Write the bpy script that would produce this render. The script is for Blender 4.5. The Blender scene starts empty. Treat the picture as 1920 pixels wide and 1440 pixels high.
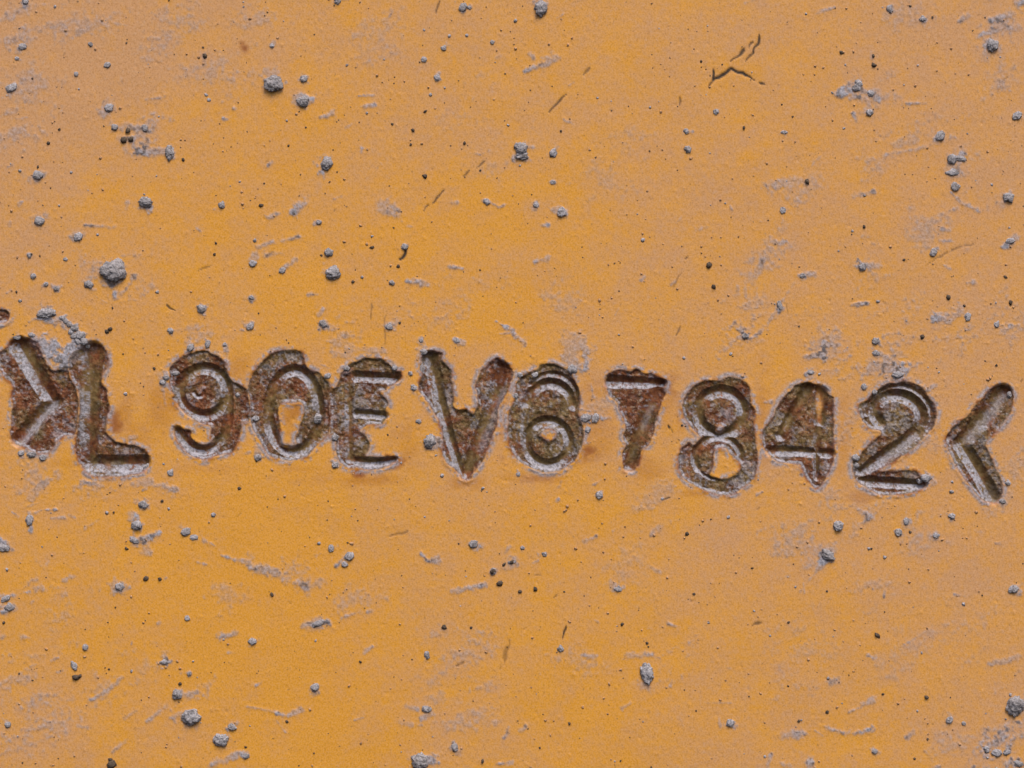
import bpy, math, random
import numpy as np
from mathutils import noise as mnoise, Vector

# ------------------------------------------------------------------ scale and frame
S = 0.0924 / 1920.0                 # metres for one photo pixel on the plate (characters about 10 mm tall)
PU0, PU1, PV0, PV1 = -1500.0, 3420.0, -1200.0, 2640.0   # plate extent in photo pixels
ZC = PV1                            # plate stands on z = 0
def X(u): return (u - 960.0) * S
def Z(v): return (ZC - v) * S

scn = bpy.context.scene
COL = scn.collection
# ------------------------------------------------------------------ camera
cam_d = bpy.data.cameras.new('camera')
cam_d.lens = 85.0; cam_d.sensor_width = 36.0
cam_d.clip_start = 0.005; cam_d.clip_end = 50.0
cam = bpy.data.objects.new('camera', cam_d); COL.objects.link(cam)
cam.location = (X(960), -0.0924 * 85.0 / 36.0, Z(720))
cam.rotation_euler = (math.radians(90), 0, 0)
scn.camera = cam
# ------------------------------------------------------------------ sky and sun (bright overcast, soft light from above right)
SUN_AZ, SUN_EL = math.radians(164), math.radians(58)
w = bpy.data.worlds.new('World'); scn.world = w; w.use_nodes = True
nt = w.node_tree; bg = nt.nodes['Background']
sky = nt.nodes.new('ShaderNodeTexSky'); sky.sky_type = 'NISHITA'; sky.sun_disc = False
sky.sun_elevation = SUN_EL; sky.sun_rotation = SUN_AZ
sky.air_density = 0.7; sky.dust_density = 4.0; sky.ozone_density = 0.6
nt.links.new(sky.outputs[0], bg.inputs[0]); bg.inputs[1].default_value = 0.10
sun_d = bpy.data.lights.new('sun', 'SUN'); sun_d.energy = 1.5; sun_d.angle = math.radians(28); sun_d.color = (1.0, 0.93, 0.84)
sun = bpy.data.objects.new('sun', sun_d); COL.objects.link(sun)
sd = Vector((math.sin(SUN_AZ) * math.cos(SUN_EL), math.cos(SUN_AZ) * math.cos(SUN_EL), math.sin(SUN_EL)))
sun.rotation_euler = sd.to_track_quat('Z', 'Y').to_euler(); sun.location = (0.3, -0.6, 0.9)
vs = scn.view_settings; vs.view_transform = 'Standard'; vs.look = 'None'; vs.gamma = 1.0; vs.use_curve_mapping = False
vs.exposure = 0.59

# ------------------------------------------------------------------ noise and shape helpers (photo pixel space)
def table(seed): return np.random.RandomState(seed).rand(256, 256).astype(np.float32)
_T = {}
def vn(u, v, sc, seed, rot=0.0, stretch=1.0):
    if seed not in _T: _T[seed] = table(seed)
    t = _T[seed]
    if rot or stretch != 1.0:
        c, s = math.cos(rot), math.sin(rot)
        u, v = (u * c + v * s) / stretch, (-u * s + v * c)
    x = u / sc + 731.3; y = v / sc + 517.7
    xi = np.floor(x).astype(np.int32); yi = np.floor(y).astype(np.int32)
    fx = (x - xi).astype(np.float32); fy = (y - yi).astype(np.float32)
    fx = fx * fx * (3 - 2 * fx); fy = fy * fy * (3 - 2 * fy)
    a = xi & 255; b = (xi + 1) & 255; c_ = yi & 255; d = (yi + 1) & 255
    return (t[a, c_] * (1 - fx) + t[b, c_] * fx) * (1 - fy) + (t[a, d] * (1 - fx) + t[b, d] * fx) * fy
def fbm(u, v, sc, seed, octv=4, rot=0.0, stretch=1.0, gain=0.55):
    o = 0; amp = 1; tot = 0
    for k in range(octv):
        o = o + amp * vn(u, v, sc / 2.03 ** k, seed + k, rot, stretch); tot += amp; amp *= gain
    return o / tot
def sstep(a, b, x):
    t = np.clip((x - a) / (b - a), 0, 1); return t * t * (3 - 2 * t)
def seg_dist(U, V, p, q):
    dx, dy = q[0] - p[0], q[1] - p[1]; L = dx * dx + dy * dy + 1e-9
    t = np.clip(((U - p[0]) * dx + (V - p[1]) * dy) / L, 0, 1)
    return np.hypot(U - p[0] - t * dx, V - p[1] - t * dy), t
def chaikin(pts, closed=True):
    out = []; n = len(pts)
    for i in range(n if closed else n - 1):
        p, q = pts[i], pts[(i + 1) % n]
        out += [(0.75 * p[0] + 0.25 * q[0], 0.75 * p[1] + 0.25 * q[1]), (0.25 * p[0] + 0.75 * q[0], 0.25 * p[1] + 0.75 * q[1])]
    if not closed: out = [pts[0]] + out + [pts[-1]]
    return out
def poly_sdf(U, V, pts):            # negative inside
    d = np.full(U.shape, 1e9); ins = np.zeros(U.shape, bool); n = len(pts)
    for i in range(n):
        p, q = pts[i], pts[(i + 1) % n]
        d = np.minimum(d, seg_dist(U, V, p, q)[0])
        if p[1] != q[1]:
            ins ^= ((p[1] > V) != (q[1] > V)) & (U < (q[0] - p[0]) * (V - p[1]) / (q[1] - p[1]) + p[0])
    return np.where(ins, -d, d)
def line_dist(U, V, pts):           # distance and running width factor 0..1 along the line
    best = np.full(U.shape, 1e9); tt = np.zeros(U.shape); n = len(pts) - 1
    for i in range(n):
        d, t = seg_dist(U, V, pts[i], pts[i + 1]); m = d < best
        best = np.where(m, d, best); tt = np.where(m, (i + t) / n, tt)
    return best, tt

# ------------------------------------------------------------------ grid: fine over the stamped line, coarser elsewhere
us = np.concatenate([np.linspace(PU0, -20, 50), np.arange(0, 1920.1, 1.5), np.linspace(1940, PU1, 50)])
vsr = np.concatenate([np.linspace(PV0, -20, 45), np.arange(0, 559, 2.5), np.arange(560, 961, 1.25), np.arange(963, 1441, 2.5), np.linspace(1460, PV1, 45)])
U, V = np.meshgrid(us, vsr)
NV, NU = U.shape
def win(u0, v0, u1, v1):
    a, b = np.searchsorted(us, [u0, u1]); c, d = np.searchsorted(vsr, [v0, v1])
    return slice(c, d), slice(a, b)
Hs = np.zeros(U.shape)              # structural height, px
LOSS = np.zeros(U.shape); GRV = np.zeros(U.shape); HALO = np.zeros(U.shape); DUST_LIT = np.zeros(U.shape)
STAIN = np.zeros(U.shape); DARK = np.zeros(U.shape); REC = np.zeros(U.shape); RED = np.zeros(U.shape)
CID = np.full(U.shape, -1, np.int16); BEST = np.full(U.shape, 1e9); ISL = np.zeros(U.shape, bool)

# ------------------------------------------------------------------ the stamped characters: outlines of bare metal, islands of paint, struck grooves
CROP = {1: (0, 560, 4.0), 2: (300, 620, 5.144), 3: (600, 620, 4.8), 4: (930, 640, 5.144), 5: (1250, 660, 4.8), 6: (1560, 660, 4.5)}
def ell(cx, cy, rx, ry, a0=0, a1=360, n=28):
    return [(cx + rx * math.cos(math.radians(a0 + (a1 - a0) * i / n)), cy + ry * math.sin(math.radians(a0 + (a1 - a0) * i / n))) for i in range(n + 1)]
# groove: (points, full width at start, full width at end, depth px)
CH = [
 dict(name='stamped_bracket', c=1, red=.75, out=[(55,370),(75,320),(140,285),(215,300),(265,310),(300,345),(310,400),(345,470),(365,500),(390,535),(440,535),(515,515),(530,600),(590,700),(590,900),(570,1030),(510,1030),(470,1035),(430,1065),(400,1120),(360,1170),(300,1165),(230,1150),(190,1110),(130,1110),(90,1070),(65,1000),(90,950),(80,890),(95,800),(85,720),(100,650),(60,610),(0,545),(-40,480),(-20,400),(30,390)],
   isl=[], grv=[([(150,345),(250,530),(395,775)],165,120,13),([(400,770),(260,920),(125,1075)],125,105,14)]),
 dict(name='stamped_letter', c=1, red=.6, out=[(520,450),(540,405),(580,385),(640,350),(700,325),(760,345),(800,400),(815,470),(800,530),(770,580),(765,640),(800,670),(810,760),(830,830),(800,890),(805,960),(800,1010),(850,1060),(930,1085),(1010,1100),(1080,1130),(1115,1170),(1110,1230),(1090,1300),(1000,1320),(900,1340),(800,1330),(720,1340),(660,1310),(610,1260),(570,1190),(560,1100),(570,1030),(590,900),(600,760),(590,700),(530,600),(515,515)],
   isl=[], grv=[([(680,395),(675,700),(665,1215)],190,110,13),([(660,1228),(860,1240),(1085,1235)],115,125,12)]),
 dict(name='stamped_digit', c=2, red=.7, out=[(95,430),(90,370),(120,320),(200,250),(280,215),(380,190),(450,185),(510,225),(560,250),(610,285),(640,330),(625,345),(660,420),(690,490),(740,500),(800,540),(840,580),(860,640),(870,760),(870,860),(830,880),(770,890),(790,950),(780,1020),(740,1120),(680,1180),(600,1195),(520,1220),(430,1255),(360,1240),(290,1200),(220,1140),(160,1060),(130,980),(150,920),(200,940),(260,945),(310,970),(290,1020),(340,1075),(430,1110),(520,1090),(490,1030),(485,980),(495,925),(430,910),(350,880),(270,830),(200,760),(150,690),(110,650),(150,630),(110,580),(85,520)],
   isl=[], grv=[(ell(420,590,232,228),105,105,11),([(655,560),(662,750),(650,900),(600,1040),(500,1130),(400,1160),(290,1120),(215,1035),(165,960)],85,100,11),([(330,600),(360,640),(410,630),(420,590)],40,40,4)]),
 dict(name='stamped_digit', c=2, red=.45, out=[(850,600),(860,520),(870,450),(930,350),(1010,270),(1090,205),(1180,190),(1290,190),(1370,200),(1390,250),(1400,330),(1450,375),(1510,400),(1570,430),(1620,480),(1646,530),(1640,700),(1646,960),(1600,1020),(1540,1080),(1480,1150),(1430,1210),(1330,1250),(1230,1260),(1130,1230),(1050,1210),(1000,1140),(960,1070),(910,990),(880,920),(870,860),(870,760),(860,640)],
   isl=[[(1150,720),(1190,690),(1260,700),(1370,690),(1390,740),(1380,820),(1350,900),(1330,980),(1300,1040),(1330,1100),(1280,1130),(1200,1130),(1150,1100),(1150,1020),(1160,930),(1150,850),(1140,780)]],
   grv=[(ell(1290,775,246,395),105,105,12)]),
 dict(name='stamped_letter', c=3, red=.45, out=[(95,500),(120,530),(160,480),(180,420),(190,370),(230,320),(300,290),(340,265),(400,240),(480,240),(560,250),(620,290),(660,340),(690,370),(740,365),(725,420),(700,470),(640,490),(600,500),(600,545),(540,540),(560,580),(600,620),(625,670),(590,690),(590,740),(605,780),(570,830),(510,850),(440,845),(400,870),(360,900),(390,920),(430,970),(455,1030),(430,1090),(400,1130),(500,1135),(600,1130),(700,1130),(680,1180),(620,1220),(540,1245),(440,1260),(350,1235),(280,1245),(220,1220),(180,1180),(155,1110),(145,1020),(140,950),(100,950),(90,960),(85,900),(90,800),(85,700),(85,560)],
   isl=[], grv=[([(320,410),(510,420),(700,430)],95,85,11),([(335,745),(470,752),(590,765)],80,70,10),([(340,1180),(520,1185),(680,1160)],80,60,9),([(262,420),(262,800),(270,1160)],75,75,5)]),
 dict(name='stamped_letter', c=3, red=.5, out=[(900,290),(950,180),(1010,185),(1060,190),(1110,200),(1090,250),(1130,290),(1170,340),(1190,380),(1185,440),(1200,510),(1205,590),(1215,640),(1200,680),(1240,715),(1290,720),(1310,705),(1350,740),(1380,745),(1400,690),(1420,660),(1410,600),(1415,560),(1390,520),(1410,470),(1430,420),(1450,350),(1490,340),(1510,300),(1560,260),(1600,240),(1640,280),(1700,310),(1740,350),(1740,420),(1710,500),(1670,590),(1630,640),(1605,720),(1600,830),(1570,920),(1540,1000),(1510,1080),(1470,1160),(1420,1250),(1370,1290),(1360,1340),(1300,1350),(1250,1300),(1210,1250),(1160,1210),(1110,1140),(1095,1070),(1110,1010),(1110,940),(1090,870),(1060,800),(1020,730),(980,670),(930,600),(885,530),(890,460),(920,400),(895,340)],
   isl=[], grv=[([(990,250),(1040,430),(1085,660),(1170,960),(1280,1310)],150,65,11),([(1640,330),(1560,640),(1430,960),(1310,1290)],130,90,11)]),
 dict(name='stamped_digit', c=4, red=.35, out=[(190,480),(200,400),(240,330),(330,290),(400,260),(430,220),(520,215),(600,225),(670,265),(730,320),(770,390),(800,470),(805,560),(800,650),(790,700),(810,760),(840,830),(850,900),(840,990),(800,1070),(770,1140),(720,1190),(660,1230),(570,1260),(470,1270),(370,1230),(290,1200),(210,1150),(160,1070),(125,990),(120,900),(115,800),(125,700),(140,640),(180,580)],
   isl=[[(415,905),(470,860),(530,840),(580,860),(590,900),(570,950),(520,975),(490,960),(450,930)]],
   grv=[(ell(500,975,208,212),95,95,10),(ell(520,640,225,235,190,355,16),110,90,11),(ell(540,560,245,250,215,370,14),55,55,6),([(265,900),(290,700),(320,520)],60,60,5)]),
 dict(name='stamped_digit', c=4, red=.75, out=[(1060,400),(1075,310),(1110,300),(1150,290),(1180,270),(1230,270),(1270,285),(1310,290),(1340,265),(1390,270),(1410,300),(1450,310),(1490,300),(1530,320),(1570,340),(1610,355),(1650,370),(1640,420),(1620,470),(1640,510),(1600,560),(1590,640),(1560,700),(1545,780),(1530,850),(1515,920),(1490,980),(1450,1020),(1400,1045),(1395,1110),(1380,1180),(1350,1230),(1290,1260),(1220,1240),(1215,1160),(1220,1060),(1255,1000),(1220,950),(1215,900),(1250,840),(1240,780),(1210,720),(1180,650),(1160,580),(1100,540),(1065,480)],
   isl=[], grv=[([(1085,385),(1330,392),(1610,410)],120,90,11),([(1560,480),(1450,720),(1340,1030),(1290,1220)],170,100,10)]),
 dict(name='stamped_digit', c=5, red=.45, out=[(130,500),(150,430),(190,360),(230,310),(290,270),(370,250),(450,255),(510,245),(530,215),(600,225),(670,240),(720,280),(750,330),(755,400),(760,470),(800,520),(795,590),(775,650),(790,690),(790,780),(810,860),(820,950),(815,1050),(790,1130),(740,1180),(680,1220),(600,1280),(520,1295),(440,1280),(360,1255),(270,1215),(200,1180),(140,1130),(110,1060),(100,970),(110,900),(150,840),(210,800),(225,840),(260,830),(310,770),(280,740),(230,700),(190,640),(150,580)],
   isl=[[(430,890),(480,860),(540,870),(560,900),(600,950),(660,990),(670,1040),(640,1090),(590,1125),(500,1145),(430,1130),(385,1110),(400,1070),(420,1020),(415,950)],[(430,705),(480,650),(530,690),(500,722),(460,732)]],
   grv=[(ell(490,545,205,195),105,105,12),(ell(465,955,208,190,150,365,22),70,60,8),(ell(465,955,208,190,95,150,8),30,30,4)]),
 dict(name='stamped_digit', c=5, red=.5, out=[(850,780),(870,700),(930,630),(970,560),(1000,480),(1060,400),(1130,320),(1200,280),(1290,270),(1370,300),(1430,330),(1460,380),(1510,420),(1510,560),(1500,680),(1505,790),(1510,900),(1505,970),(1480,1050),(1440,1110),(1410,1180),(1390,1225),(1320,1225),(1290,1170),(1240,1110),(1220,1050),(1190,1010),(1080,1000),(990,990),(930,940),(880,870)],
   isl=[], grv=[([(1395,350),(1390,480),(1380,640)],130,90,12),([(1375,640),(1350,860),(1350,1130)],70,50,8),([(1270,330),(1150,530),(1030,750)],110,90,12),([(925,890),(1180,893),(1490,915)],95,75,8)]),
 dict(name='stamped_digit', c=6, red=.4, out=[(220,490),(235,430),(290,410),(340,350),(410,300),(470,260),(530,270),(580,240),(650,245),(720,270),(780,320),(830,390),(870,450),(885,530),(870,610),(830,680),(790,710),(750,750),(690,810),(600,880),(500,940),(420,975),(400,1010),(470,1000),(580,995),(680,1000),(720,1010),(730,1045),(790,1090),(800,1120),(770,1150),(700,1180),(600,1200),(500,1210),(400,1205),(330,1170),(250,1130),(200,1090),(170,1000),(165,920),(230,880),(270,830),(310,770),(370,730),(420,690),(400,660),(330,650),(270,610),(240,550)],
   isl=[], grv=[([(410,600),(355,520),(375,430),(460,365),(570,360),(680,405),(755,490),(765,590),(715,670)],100,110,12),([(715,670),(600,770),(420,890),(260,1010)],110,90,14),([(265,1085),(520,1105),(785,1118)],85,85,11),([(295,520),(330,400),(450,305),(600,280),(740,340),(830,450),(845,570),(815,660)],45,45,5)]),
 dict(name='stamped_bracket', c=6, red=.5, out=[(960,760),(965,690),(1000,655),(1050,610),(1120,560),(1170,520),(1180,480),(1240,420),(1300,350),(1350,300),(1420,275),(1480,280),(1520,320),(1535,400),(1510,500),(1460,590),(1410,650),(1340,720),(1290,770),(1320,840),(1360,930),(1400,1010),(1430,1090),(1440,1150),(1430,1220),(1390,1280),(1330,1270),(1280,1265),(1220,1200),(1140,1100),(1060,1000),(1020,910),(980,830)],
   isl=[], grv=[([(1435,345),(1290,540),(1100,765)],170,130,14),([(1090,770),(1230,990),(1370,1245)],130,130,13)]),
 dict(name='rust_chip', c=1, red=.9, out=[(-60,90),(-10,75),(40,75),(72,105),(75,150),(40,180),(-10,190),(-60,180)], isl=[], grv=[]),
]
def tr(c, pts):
    ox, oy, s = CROP[c]; return [(ox + x / s, oy + y / s) for x, y in pts]
rough = (fbm(U, V, 13, 11, 3) - .5) * 9.0 + (vn(U, V, 3.2, 21) - .5) * 2.2
for k, ch in enumerate(CH):
    out = chaikin(tr(ch['c'], ch['out'])); sc = CROP[ch['c']][2]
    xs = [p[0] for p in out]; ys = [p[1] for p in out]
    W = win(min(xs) - 40, min(ys) - 40, max(xs) + 40, max(ys) + 40)
    u, v = U[W], V[W]
    s = poly_sdf(u, v, out) + rough[W] * 0.55
    for isl in ch['isl']:
        si = -(poly_sdf(u, v, chaikin(tr(ch['c'], isl))) + rough[W] * 0.5)
        ISL[W] |= (si > 0) & (s < 0)
        s = np.maximum(s, si)
    inside = sstep(1.4, -1.4, s)
    m = s < BEST[W]
    BEST[W] = np.minimum(BEST[W], s)
    CID[W] = np.where(m & (s < 1.5), k, CID[W])
    LOSS[W] = np.maximum(LOSS[W], inside)
    REC[W] = np.maximum(REC[W], sstep(0.8, -6.5, s))
    RED[W] = np.where(s < 3, ch['red'], RED[W])
    g = np.zeros(u.shape)
    for pts, w0, w1, dep in ch['grv']:
        d, t = line_dist(u + rough[W] * .25, v + rough[W] * .25, chaikin(tr(ch['c'], pts), False))
        hw = (w0 + (w1 - w0) * t) / sc * 0.5
        q = np.clip(d / (hw * 1.13), 0, 1)
        g = np.maximum(g, dep * (1 - q ** 1.7))
    GRV[W] = np.maximum(GRV[W], g * sstep(7, -2, s))
# islands belong to the character round them
for k, ch in enumerate(CH):
    for isl in ch['isl']:
        p = tr(ch['c'], isl); W = win(min(x for x, y in p) - 8, min(y for x, y in p) - 8, max(x for x, y in p) + 8, max(y for x, y in p) + 8)
        CID[W] = np.where(ISL[W], k, CID[W])
BEST = np.minimum(BEST, 60)
und = fbm(U, V, 26, 41, 3)
Hs = -REC * (2.0 + 2.2 * und) - GRV * .82
lipn = fbm(U, V, 16, 51, 3)
lip = np.exp(-((BEST - 3.0) / 3.2) ** 2) * (BEST > -2) * sstep(.35, .7, lipn)
Hs = Hs + lip * 1.0
# outlying part of the plate keeps its paint
# ------------------------------------------------------------------ marks: smears of dried mud, patches, scratches, rust stains
RS = np.random.RandomState(5); random.seed(9)
SM = np.zeros(U.shape)
grainS = fbm(U, V, 7, 61, 3); grainL = fbm(U, V, 24, 71, 3, rot=-.35, stretch=2.0)
def smear(pts, w0, w1, a=1.0, rag=1.0):
    xs = [p[0] for p in pts]; ys = [p[1] for p in pts]; m = max(w0, w1) + 14
    W = win(min(xs) - m, min(ys) - m, max(xs) + m, max(ys) + m)
    if U[W].size == 0: return
    d, t = line_dist(U[W], V[W], pts)
    hw = (w0 + (w1 - w0) * t) * .5
    hw = hw * (1.25 + .5 * (grainL[W] - .5))
    e = 1 - d / hw + rag * ((grainS[W] - .5) * 1.5 + (grainL[W] - .5) * 1.6)
    tp = (1 - .45 * t) if random.random() < .5 else (.55 + .45 * t)
    SM[W] = np.maximum(SM[W], 1.2 * a * tp * sstep(-.05, .9, e) * (.7 + .6 * grainS[W]))
def patch(cx, cy, rx, ry, a=.7, rot=0.0, rag=2.2):
    m = max(rx, ry) * 1.5 + 10; W = win(cx - m, cy - m, cx + m, cy + m)
    if U[W].size == 0: return
    c, s = math.cos(rot), math.sin(rot); du, dv = U[W] - cx, V[W] - cy
    r = np.hypot((du * c + dv * s) / rx, (-du * s + dv * c) / ry)
    e = 1 - r + rag * ((grainS[W] - .5) * 1.1 + (grainL[W] - .5) * 1.5)
    SM[W] = np.maximum(SM[W], .85 * a * sstep(.0, 1.5, e) * (.45 + 1.1 * grainS[W]))
def scratch(pts, wd, a=1.0, deep=1.0, broken=.4):
    xs = [p[0] for p in pts]; ys = [p[1] for p in pts]
    W = win(min(xs) - 12, min(ys) - 12, max(xs) + 12, max(ys) + 12)
    d, t = line_dist(U[W] + (vn(U[W], V[W], 11, 241) - .5) * 5, V[W] + (vn(U[W], V[W], 11, 251) - .5) * 5, pts)
    wd = wd * (1.0 - .6 * np.abs(2 * t - 1) ** 2)
    m = sstep(wd * .95, wd * .3, d + (grainS[W] - .5) * 1.6) * sstep(broken - .12, broken + .08, vn(U[W], V[W], 9, 81))
    DARK[W] = np.maximum(DARK[W], a * m); Hs[W] -= deep * m
for a in [
 ([(600,220),(624,214)],9,14,.8),([(552,398),(572,384)],24,26,.9),([(985,133),(1015,122),(1035,110)],8,24,.75),([(882,288),(905,289),(920,282)],5,14,.85),
 ([(672,180),(702,178)],5,5,.8),([(676,199),(702,196)],7,9,.7),([(718,392),(745,402)],26,26,.65),([(275,186),(303,183)],6,7,.7),([(230,240),(262,240),(280,246)],16,10,.7),
 ([(225,262),(250,260)],12,12,.7),([(262,284),(312,286)],14,16,.8),([(918,378),(935,389),(948,383)],5,6,.8),([(1014,422),(1028,422)],7,7,.8),
 ([(1003,492),(1026,482)],8,11,.7),([(840,500),(868,504)],5,7,.85),([(765,528),(800,532)],14,22,.85),([(930,602),(955,618),(980,640)],6,18,.9),([(530,506),(552,488)],13,14,.75),
 ([(577,552),(605,552)],10,13,.85),([(500,408),(520,400)],8,10,.7),([(482,463),(512,452)],8,8,.6),([(528,452),(562,444)],7,8,.7),([(500,480),(530,474)],18,10,.55),
 ([(205,560),(235,545),(250,520)],12,14,.55),([(160,422),(190,424),(215,426)],7,10,.65),([(80,596),(115,600)],18,18,.95),([(115,600),(140,612),(162,640)],14,26,1.0),([(60,632),(95,652),(122,684)],30,40,1.1),([(122,684),(140,650),(160,640)],26,34,1.0),
 ([(0,612),(10,606)],22,20,.8),([(1498,516),(1528,513)],9,12,.85),([(1462,580),(1468,562)],14,10,.75),([(1440,605),(1490,530)],6,6,.4),
 ([(1598,572),(1626,568)],8,10,.8),([(1612,500),(1645,494)],18,20,.75),([(1748,475),(1756,466)],9,10,.8),([(1762,452),(1790,452)],8,10,.75),([(1765,430),(1780,432)],12,8,.65),
 ([(1882,462),(1903,445)],8,15,.85),([(1770,497),(1782,504)],9,8,.7),([(1812,530),(1828,528)],9,10,.75),([(1893,611),(1908,610)],12,12,.65),
 ([(1385,612),(1398,632)],26,22,.85),([(1400,640),(1430,618)],12,8,.75),([(1508,672),(1545,668)],14,20,.75),([(1548,645),(1580,648)],12,8,.65),
 ([(1640,690),(1690,690)],30,34,.75),([(1690,668),(1670,655)],18,20,.5),([(1750,594),(1780,600)],20,22,.8),([(1838,66),(1872,56)],9,16,.8),([(1860,38),(1900,25)],16,14,.75),([(1905,5),(1915,4)],14,12,.8),
 ([(1800,40),(1815,28)],8,10,.6),([(1700,194),(1738,194)],6,8,.75),([(1755,265),(1765,250)],18,14,.85),([(1768,262),(1792,258)],14,12,.65),([(1660,290),(1720,280),(1752,270)],14,10,.55),
 ([(1783,360),(1800,378)],5,6,.75),([(1805,382),(1830,392)],10,14,.7),([(1780,395),(1795,390)],9,9,.65),([(1600,370),(1638,358)],12,9,.6),([(1440,350),(1500,340)],26,24,.55),
 ([(1440,455),(1475,452)],16,10,.6),([(1410,530),(1430,490)],20,12,.55),
 ([(1575,178),(1605,160),(1618,168)],18,16,.9),([(1595,182),(1610,182)],12,10,.75),([(1632,176),(1648,190)],14,8,.75),([(1600,215),(1606,225)],10,9,.7),
 ([(22,960),(35,968)],6,7,.75),([(55,962),(56,995)],12,10,.95),([(60,962),(85,955),(108,956)],7,7,.8),([(0,1015),(20,1030)],14,12,.95),([(262,1012),(300,1000)],15,14,.95),([(270,1030),(282,1036)],18,14,.5),([(258,968),(260,985)],12,16,.85),
 ([(380,1012),(402,1022)],7,7,.65),([(415,1042),(440,1050),(470,1045)],8,22,.8),([(470,1060),(520,1078),(545,1085)],20,30,.65),([(540,1090),(572,1098)],26,20,.6),
 ([(370,1055),(388,1058)],5,6,.6),([(0,1118),(30,1115),(55,1109)],12,7,.95),([(5,1146),(25,1136)],12,16,.95),([(118,1087),(138,1080)],10,9,.55),([(40,1195),(55,1196)],14,10,.65),
 ([(0,1195),(8,1192)],8,8,.7),([(415,1195),(443,1187)],14,11,.7),([(428,1224),(438,1224)],7,7,.6),([(568,1172),(614,1167)],7,12,.9),([(296,1243),(322,1239)],9,8,.85),
 ([(170,1312),(205,1292),(230,1270)],7,7,.7),([(340,1300),(372,1302)],14,22,.7),([(275,1352),(310,1325)],7,12,.55),([(480,1286),(490,1280)],7,7,.75),([(520,1338),(540,1342),(562,1332)],8,12,.75),
 ([(465,1325),(520,1335)],4,4,.45),([(428,1368),(446,1355)],10,10,.75),([(395,1435),(410,1425)],14,18,.75),([(425,1425),(445,1415)],9,12,.65),([(210,1410),(240,1385)],7,9,.45),([(146,1360),(165,1366)],9,10,.55),
 ([(790,1040),(805,1053),(822,1050)],8,11,.85),([(850,1108),(885,1102),(910,1095)],9,11,.8),([(880,1020),(894,1022)],14,13,.7),([(640,1158),(672,1148)],6,6,.6),([(682,1225),(698,1212)],7,7,.6),([(630,1060),(650,1045)],16,22,.8),
 ([(760,1325),(785,1330)],7,10,.55),([(790,1345),(806,1340)],14,16,.6),([(1090,1228),(1120,1230)],8,8,.7),([(1180,1230),(1225,1228)],16,16,.6),([(945,1385),(955,1362)],10,9,.65),([(930,1432),(960,1430)],8,7,.75),([(975,1370),(985,1362)],9,9,.5),
 ([(1220,1003),(1235,985)],9,12,.55),([(1124,932),(1128,924)],11,9,.75),([(850,1395),(858,1410)],10,12,.65),([(1148,1108),(1168,1102)],7,11,.8),([(1252,1170),(1275,1175)],7,7,.55),
 ([(1545,1050),(1560,1032)],16,24,.9),([(1500,1110),(1540,1060)],8,7,.5),([(1592,1335),(1635,1316)],9,12,.8),([(1546,1362),(1575,1373),(1605,1375),(1635,1366)],7,15,.95),([(1546,1362),(1575,1372)],12,14,.8),
 ([(1468,1378),(1500,1375)],14,15,.6),([(1625,1230),(1642,1234)],10,13,.8),([(1558,1276),(1570,1274)],14,12,.6),([(1698,1384),(1712,1374)],9,9,.65),([(1658,1118),(1660,1108)],8,8,.6),([(1605,950),(1630,965)],26,34,.65),
 ([(1440,1440),(1445,1415)],10,9,.55),([(1465,1430),(1480,1436)],12,12,.6),([(1518,1430),(1520,1440)],12,12,.7),([(1320,1317),(1370,1318)],4,4,.35),([(1790,1115),(1810,1118)],4,5,.55),([(1855,1245),(1915,1230)],8,9,.5),
 ([(1065,640),(1075,690)],38,34,.55),([(1095,640),(1100,690)],12,12,.8),([(1130,785),(1145,783)],10,10,.65),([(1108,720),(1113,745)],6,7,.7),([(745,600),(725,615)],12,10,.7),([(270,900),(330,920)],20,16,.6),([(160,905),(190,910)],14,18,.7),
 ([(60,930),(85,905)],18,14,.5),([(160,990),(185,975)],6,6,.3),([(670,655),(720,660)],16,12,.4),([(300,700),(312,760)],9,9,.5),
 ]: smear(*a)
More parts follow.
